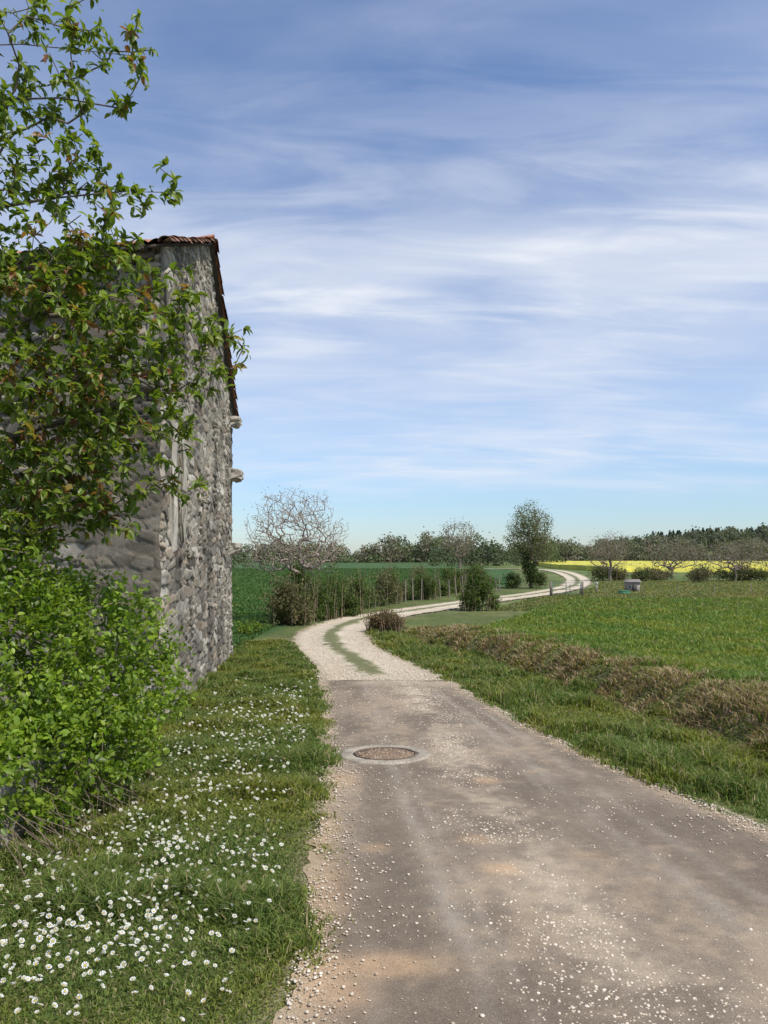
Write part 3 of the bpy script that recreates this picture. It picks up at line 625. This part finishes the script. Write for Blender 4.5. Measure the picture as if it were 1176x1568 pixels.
shrub('bramble_bush',[(.05,26.4,-.78,.5,.45,.42),(-.3,26.3,-.82,.35,.35,.36),(.4,26.5,-.85,.35,.4,.34)],3500,.055,[(.14,.10,.06),(.11,.08,.05),(.07,.07,.03)],14,(.22,.16,.11),sh=.9)
shrub('hawthorn_shrub',[(4.6,36.5,-.45,.75,.7,.75),(4.5,36.5,.3,.5,.5,.75),(4.9,36.4,.0,.5,.5,.6),(4.2,36.6,-.7,.5,.5,.5),(5.4,36.6,-.8,.4,.4,.4)],2300,.085,[(.065,.10,.025),(.09,.12,.035),(.05,.075,.022)],10,(.2,.15,.1),sh=1.15,gap=.44)
shrub('yellow_flowering_shrub',[(-4.75,25,-.95,.35,.3,.25),(-4.35,25.4,-.9,.25,.25,.3)],1300,.06,[(.35,.29,.03),(.08,.13,.03),(.06,.11,.02)],0)
def tree(name,base,height,crown,ntar,step,rt,bcol,leaves=0,lsize=.1,pal=None,trunkh=.35,expo=.45,bf=.15):
    e=empty(name); bx,by=base; z0=float(H(np.array([bx]),np.array([by]))[0])-.05
    v=[]
    for cx_,cz_,rx,rz_,w in crown:
        nn=int(ntar*w); q=rand_dirs(nn)*(rng.random((nn,1))**.45); v.append(np.column_stack([bx+cx_+q[:,0]*rx,by+q[:,1]*rx,z0+cz_+q[:,2]*rz_]))
    v=np.vstack(v); v=v[vnoise(v[:,0]+v[:,1]*.5,v[:,2]+30,height*.13,17)>.28]; th=height*trunkh
    tr=[[(bx,by,z0),(bx+.03*height*rng.normal(),by,z0+th*.5),(bx+.04*height*rng.normal(),by,z0+th)]]
    segs,tips,dirs,_,_=grow(tr,v,step,rt,expo,.25,bf,height*.03)
    tubes('trunk_and_branches',segs,M_bark,bcol,e,4)
    if leaves:
        i=rng.integers(0,len(tips),leaves); P=tips[i]+rng.normal(size=(leaves,3))*step*.55
        c=1.4*np.array(pal)[rng.integers(0,len(pal),leaves)]*(.7+.6*rng.random((leaves,1)))
        V,F=quads_geo(P,lsize*(.6+.8*rng.random(leaves))); np_mesh('leaves',V,F,np.repeat(c,4,axis=0),M_far,parent=e)
    return e
tree('walnut_tree',(-3.6,30.6),5.7,[(0,3.9,2.2,1.75,.85),(-1.2,3.0,1.2,.9,.12),(1.4,2.9,1.0,.9,.12)],1700,.26,.0080,(.30,.245,.205),3000,.05,[(.32,.26,.2),(.24,.22,.13),(.3,.23,.16)],.30,.40)
tree('oak_tree',(12.1,61),7.2,[(0,5.0,1.8,2.2,.65),(-.9,3.6,1.3,1.3,.2),(.9,3.4,1.3,1.3,.2)],800,.36,.012,(.18,.145,.11),10000,.10,[(.11,.125,.05),(.095,.11,.045),(.14,.145,.065)],.25)
shrub('ivy_on_trunk',[(12.1,60.8,.0,.6,.6,1.3),(11.7,61,1.0,.4,.4,1.0),(10.6,61,-.6,.8,.8,.7),(13,61.5,-.5,.6,.6,.7)],900,.12,[(.05,.07,.025),(.07,.085,.035)])
tree('hedge_tree',(-5.9,60),4.2,[(0,2.8,1.3,1.4,1)],160,.35,.011,(.2,.16,.13),500,.12,BR,.3)
for nm,bs,ht,r in (('ash_tree',(23.6,77),5.3,2.5),('ash_tree',(33.5,86),4.6,3.2),('ash_tree',(37,78),4.4,3.4),('ash_tree',(45,84),5,3),('oak_tree',(15.2,150),10,4.2)):
    tree(nm,bs,ht,[(0,ht*.62,r,ht*.38,1)],560,.5 if bs[1]<100 else .9,.017 if bs[1]<100 else .026,(.24,.19,.155),2000,.11 if bs[1]<100 else .24,[(.16,.135,.09),(.15,.14,.075),(.14,.12,.09)],.25)
B=[]
for x in np.arange(23.5,52,1.1):
    B.append((x,80+rng.normal()*2,-.7+.3*rng.random(),1.2,1,.5+.7*rng.random()**2))
shrub('scrub_hedge',B,300,.17,[(.09,.10,.045),(.12,.10,.065),(.07,.085,.035)],4,(.2,.16,.12),sh=1.4)
# ------------------------------------------------------------------ rapeseed field
xx=np.linspace(20,140,260); yv=np.linspace(118,235,160); A_,B_=np.meshgrid(xx,yv,indexing='ij')
lft=np.interp(B_,[118,150,235],[37,34.5,45]); Xr=np.maximum(A_,lft)
Zr=H(Xr,B_,False)+.9+.15*(vnoise(Xr,B_,1.5,8)-.5); Zr[0,:]-=.9; Zr[:,0]-=.9; Zr[-1]-=.9; Zr[:,-1]-=.9
c=mix((.50,.44,.06),(.58,.52,.09),fbm(Xr,B_,3,81)); c=mix(c,(.22,.27,.07),sst(.45,.8,vnoise(Xr,B_,1.1,82))*.5)
np_mesh('rapeseed_field',np.stack([Xr,B_,Zr],-1).reshape(-1,3),[gridfaces(*Xr.shape)],c.reshape(-1,3),surf_mat('rapeseed_flowers',((.8,.15),),0),True)
# ------------------------------------------------------------------ distant woodland
def woods(name,xa,xb,yfun,hfun,stepx,pal,size,dens,layers=2):
    B=[]; pal=[tuple(1.6*np.array(c)) for c in pal]
    for ly in range(layers):
        x=xa
        while x<xb:
            y=yfun(x)+ly*9+rng.normal()*2; h=hfun(x)*(.6+.6*rng.random()); g=float(H(np.array([x]),np.array([y]),False)[0]); r=h*(.28+.16*rng.random())
            B.append((x,y,g+h*.62,r,r,h*.42)); B.append((x+rng.normal(),y-1,g+h*.22,r*1.2,r,h*.28))
            x+=stepx*(.6+.8*rng.random())
    P,C=foliage_blobs(B,dens,size,pal,.6,.2); V,F=quads_geo(P,size*(.6+.8*rng.random(len(P))),.8)
    np_mesh(name,V,F,np.repeat(C,4,axis=0),M_far); print(name,len(P))
HZ=lambda pal:[tuple(np.array(c)*.8+np.array((.035,.042,.045))*.65) for c in pal]  # mixes bluish air haze into the far foliage colours
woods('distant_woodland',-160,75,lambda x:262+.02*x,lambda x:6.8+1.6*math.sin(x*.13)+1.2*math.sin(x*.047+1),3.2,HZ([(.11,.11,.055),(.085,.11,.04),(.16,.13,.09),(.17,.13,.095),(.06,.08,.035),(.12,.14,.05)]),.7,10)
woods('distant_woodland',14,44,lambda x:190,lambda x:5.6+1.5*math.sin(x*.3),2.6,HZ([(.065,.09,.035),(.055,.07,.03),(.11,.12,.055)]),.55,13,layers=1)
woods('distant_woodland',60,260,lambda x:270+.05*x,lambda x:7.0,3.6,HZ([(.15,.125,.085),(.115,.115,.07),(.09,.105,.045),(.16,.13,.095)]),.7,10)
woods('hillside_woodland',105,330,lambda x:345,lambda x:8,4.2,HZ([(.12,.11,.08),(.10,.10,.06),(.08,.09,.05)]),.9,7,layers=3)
P=[];C=[]
for i in range(300):
    x=rng.uniform(148,330); y=395+rng.normal()*12; g=float(H(np.array([x]),np.array([y]),False)[0]); h=5.5+2.8*rng.random(); n=150
    t=rng.random(n)**.8; a=rng.random(n)*6.28; r=(1-t**1.6)*h*.27*(.5+.5*rng.random(n))
    P.append(np.column_stack([x+np.cos(a)*r,y+np.sin(a)*r,g+h*(.05+.95*t)])); C.append(np.tile(np.array((.062,.088,.07))*(.8+.5*rng.random()),(n,1)))
P=np.vstack(P);C=np.vstack(C); V,F=quads_geo(P,1.1*(.5+.7*rng.random(len(P))),.7); np_mesh('conifer_woodland',V,F,np.repeat(C,4,axis=0),M_far)
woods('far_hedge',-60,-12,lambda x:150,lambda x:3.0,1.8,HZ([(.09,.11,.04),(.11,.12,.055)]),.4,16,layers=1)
# ------------------------------------------------------------------ fences, hut, markers
def box(x0,x1,y0,y1,z0,z1): 
    return [(x0,y0,z0),(x1,y0,z0),(x1,y1,z0),(x0,y1,z0),(x0,y0,z1),(x1,y0,z1),(x1,y1,z1),(x0,y1,z1)]
BF=np.array([[0,3,2,1],[4,5,6,7],[0,1,5,4],[1,2,6,5],[2,3,7,6],[3,0,4,7]])
def part(name,boxes,col,mat,parent):
    V=[];F=[]
    for i,b_ in enumerate(boxes): V+=box(*b_); F.append(BF+8*i)
    return np_mesh(name,V,[np.vstack(F)],np.tile(col,(len(V),1)),mat,False,parent)
fn=empty('wire_fence'); segs=[]; prev=None
for k,x in enumerate(np.arange(12.5,40,2.6)):
    y=50+.12*(x-12.5)+rng.normal()*.15; g=-1.2; tp=np.array([x+rng.normal()*.05,y,g+.75+.15*rng.random()]); bt=np.array([x,y,g-.1]); segs.append((bt,tp,.028,.022))
    if prev is not None:
        for hh in(.35,.7): segs.append((prev+(0,0,hh),np.array([x,y,g+hh]),.002,.002))
    prev=np.array([x,y,g])
tubes('posts_and_wires',segs,M_wood,(.26,.23,.17),fn,6)
segs=[]
pf=empty('stake_fence')
for t in np.linspace(0,1,16):
    x=1.2+t*7.5+rng.normal()*.15; y=43.5+t*12; segs.append((np.array([x,y,-1.3]),np.array([x+rng.normal()*.08,y,-.15+.4*rng.random()]),.05,.035))
tubes('stakes',segs,M_wood,(.24,.2,.16),pf,6)
gt_=empty('farm_gate')
part('posts',[(11.0,11.12,49,49.1,-1.25,-.2),(13.1,13.22,49,49.1,-1.25,-.2)],(.18,.15,.12),M_wood,gt_)
part('rails',[(11.12,13.1,49.02,49.05,-1.25+z,-1.22+z) for z in(.25,.5,.75,.95)]+[(11.13,11.17,49.0,49.05,-1.05,-.25),(13.0,13.04,49.0,49.05,-1.05,-.25),(12.05,12.09,49.0,49.05,-1.05,-.25)],(.12,.20,.20),M_wood,gt_)
hut=empty('pump_hut')
part('walls',[(18.15,19.05,55,55.8,-1.3,-.45)],(.30,.27,.23),M_stone,hut)
np_mesh('roof',[(18.07,54.9,-.45),(19.13,54.9,-.45),(19.13,55.9,-.45),(18.07,55.9,-.45),(18.07,55.4,-.25),(19.13,55.4,-.25)],[np.array([[0,1,5,4],[2,3,4,5]]),np.array([[0,4,3],[1,2,5]])],np.tile((.22,.19,.17),(6,1)),M_stone,False,hut)
part('door',[(18.45,18.8,54.97,54.997,-1.2,-.6)],(.09,.08,.075),M_wood,hut)
part('window',[(18.22,18.36,54.975,54.997,-.85,-.65)],(.06,.07,.08),M_wood,hut)
mp=empty('marker_post'); part('post',[(15.5,15.58,54,54.08,-1.25,-.55)],(.35,.33,.30),M_wood,mp); part('cap',[(15.47,15.61,53.97,54.11,-.55,-.45)],(.6,.59,.56),M_wood,mp)
tr_=empty('water_trough'); part('tub',[(16.6,17.3,52,52.4,-1.2,-1.05),(16.6,17.3,52,52.05,-1.05,-.95),(16.6,17.3,52.35,52.4,-1.05,-.95),(16.6,16.65,52.05,52.35,-1.05,-.95),(17.25,17.3,52.05,52.35,-1.05,-.95)],(.07,.2,.12),M_wood,tr_)
# ------------------------------------------------------------------ world + sun
SD=Vector((.66,-.48,1.18)).normalized()
el=math.asin(SD.z); az=math.atan2(SD.x,SD.y)
w=bpy.data.worlds.new('World'); scene.world=w; w.use_nodes=True; nt=w.node_tree; L=nt.links
bg=nt.nodes['Background']; bg.inputs['Strength'].default_value=.14
sky=N(nt,'ShaderNodeTexSky'); sky.sky_type='NISHITA'; sky.sun_disc=False; sky.sun_elevation=el; sky.sun_rotation=az; sky.air_density=1.1; sky.dust_density=.3; sky.ozone_density=2.6
tc=N(nt,'ShaderNodeTexCoord'); sp=N(nt,'ShaderNodeSeparateXYZ'); L.new(tc.outputs['Generated'],sp.inputs[0])
def MT(op,a,b_=None,clamp=False):
    n=N(nt,'ShaderNodeMath',operation=op); n.use_clamp=clamp
    for i,v in enumerate((a,b_)):
        if v is None: continue
        if hasattr(v,'links'): L.new(v,n.inputs[i])
        else: n.inputs[i].default_value=v
    return n.outputs[0]
zc=MT('ADD',MT('MAXIMUM',sp.outputs[2],0.0),.16)
cb=N(nt,'ShaderNodeCombineXYZ'); L.new(MT('DIVIDE',sp.outputs[0],zc),cb.inputs[0]); L.new(MT('DIVIDE',sp.outputs[1],zc),cb.inputs[1])
def cl_noise(rot,sc,scale,det,dist,rough,loc=(0,0,0)):
    mp=N(nt,'ShaderNodeMapping'); mp.inputs['Rotation'].default_value=(0,0,rot); mp.inputs['Scale'].default_value=sc; mp.inputs['Location'].default_value=loc
    L.new(cb.outputs[0],mp.inputs[0]); n=N(nt,'ShaderNodeTexNoise'); n.inputs['Scale'].default_value=scale; n.inputs['Detail'].default_value=det; n.inputs['Distortion'].default_value=dist; n.inputs['Roughness'].default_value=rough
    L.new(mp.outputs[0],n.inputs['Vector']); return n.outputs['Fac']
def MR(v,a,b_,c=0,d=1):
    n=N(nt,'ShaderNodeMapRange',interpolation_type='SMOOTHSTEP'); L.new(v,n.inputs[0])
    for i,k in enumerate((a,b_,c,d)): n.inputs[i+1].default_value=k
    return n.outputs[0]
n1=MR(cl_noise(-.30,(.85,1.8,1),1.2,6,.45,.50,(3.1,1.7,0)),.35,.69)
n2=MR(cl_noise(-.38,(1.0,3.6,1),1.6,8,.7,.56,(1,5,0)),.41,.72)
n3=MR(cl_noise(.2,(.5,.8,1),.9,3,.2,.5,(7,2,0)),.35,.62,.4,1)
cm=MT('MULTIPLY',MT('ADD',MT('MULTIPLY',n1,.56),MT('MULTIPLY',n2,.40)),n3)
fade=MR(sp.outputs[2],.05,.13); top=MR(sp.outputs[2],.40,.58,1,.42)
cm=MT('MULTIPLY',MT('MULTIPLY',cm,fade),top)
veil=MT('MULTIPLY',MR(sp.outputs[2],.05,.2),MR(sp.outputs[2],.28,.56,1,.05)); cm=MT('ADD',cm,MT('MULTIPLY',veil,.28),True)
tc2=N(nt,'ShaderNodeMix',data_type='RGBA'); L.new(MR(sp.outputs[2],.0,.22),tc2.inputs[0]); tc2.inputs[6].default_value=(.68,.82,1.06,1); tc2.inputs[7].default_value=(.93,.99,1.14,1)
tint=N(nt,'ShaderNodeMix',data_type='RGBA',blend_type='MULTIPLY'); tint.inputs[0].default_value=1; L.new(sky.outputs[0],tint.inputs[6]); L.new(tc2.outputs[2],tint.inputs[7])
mx=N(nt,'ShaderNodeMix',data_type='RGBA'); L.new(cm,mx.inputs[0]); L.new(tint.outputs[2],mx.inputs[6]); mx.inputs[7].default_value=(5.9,6.2,6.8,1)
L.new(mx.outputs[2],bg.inputs['Color'])
sl_=bpy.data.lights.new('sun','SUN'); sl_.energy=4.6; sl_.angle=math.radians(.5); sl_.color=(1,.955,.87)
so=bpy.data.objects.new('sun',sl_); COL.objects.link(so); so.rotation_euler=(-SD).to_track_quat('-Z','Y').to_euler(); so.location=(10,-5,20)
# ------------------------------------------------------------------ camera
cd=bpy.data.cameras.new('camera'); cam=bpy.data.objects.new('camera',cd); COL.objects.link(cam); scene.camera=cam
cam.location=(0,0,1.55); cam.rotation_euler=(math.radians(90),0,0); cd.sensor_fit='VERTICAL'; cd.sensor_height=36; cd.lens=26; cd.shift_y=.0421; cd.clip_end=3000; cd.clip_start=.05
scene.view_settings.view_transform='Standard'; scene.view_settings.look='None'; scene.view_settings.exposure=0
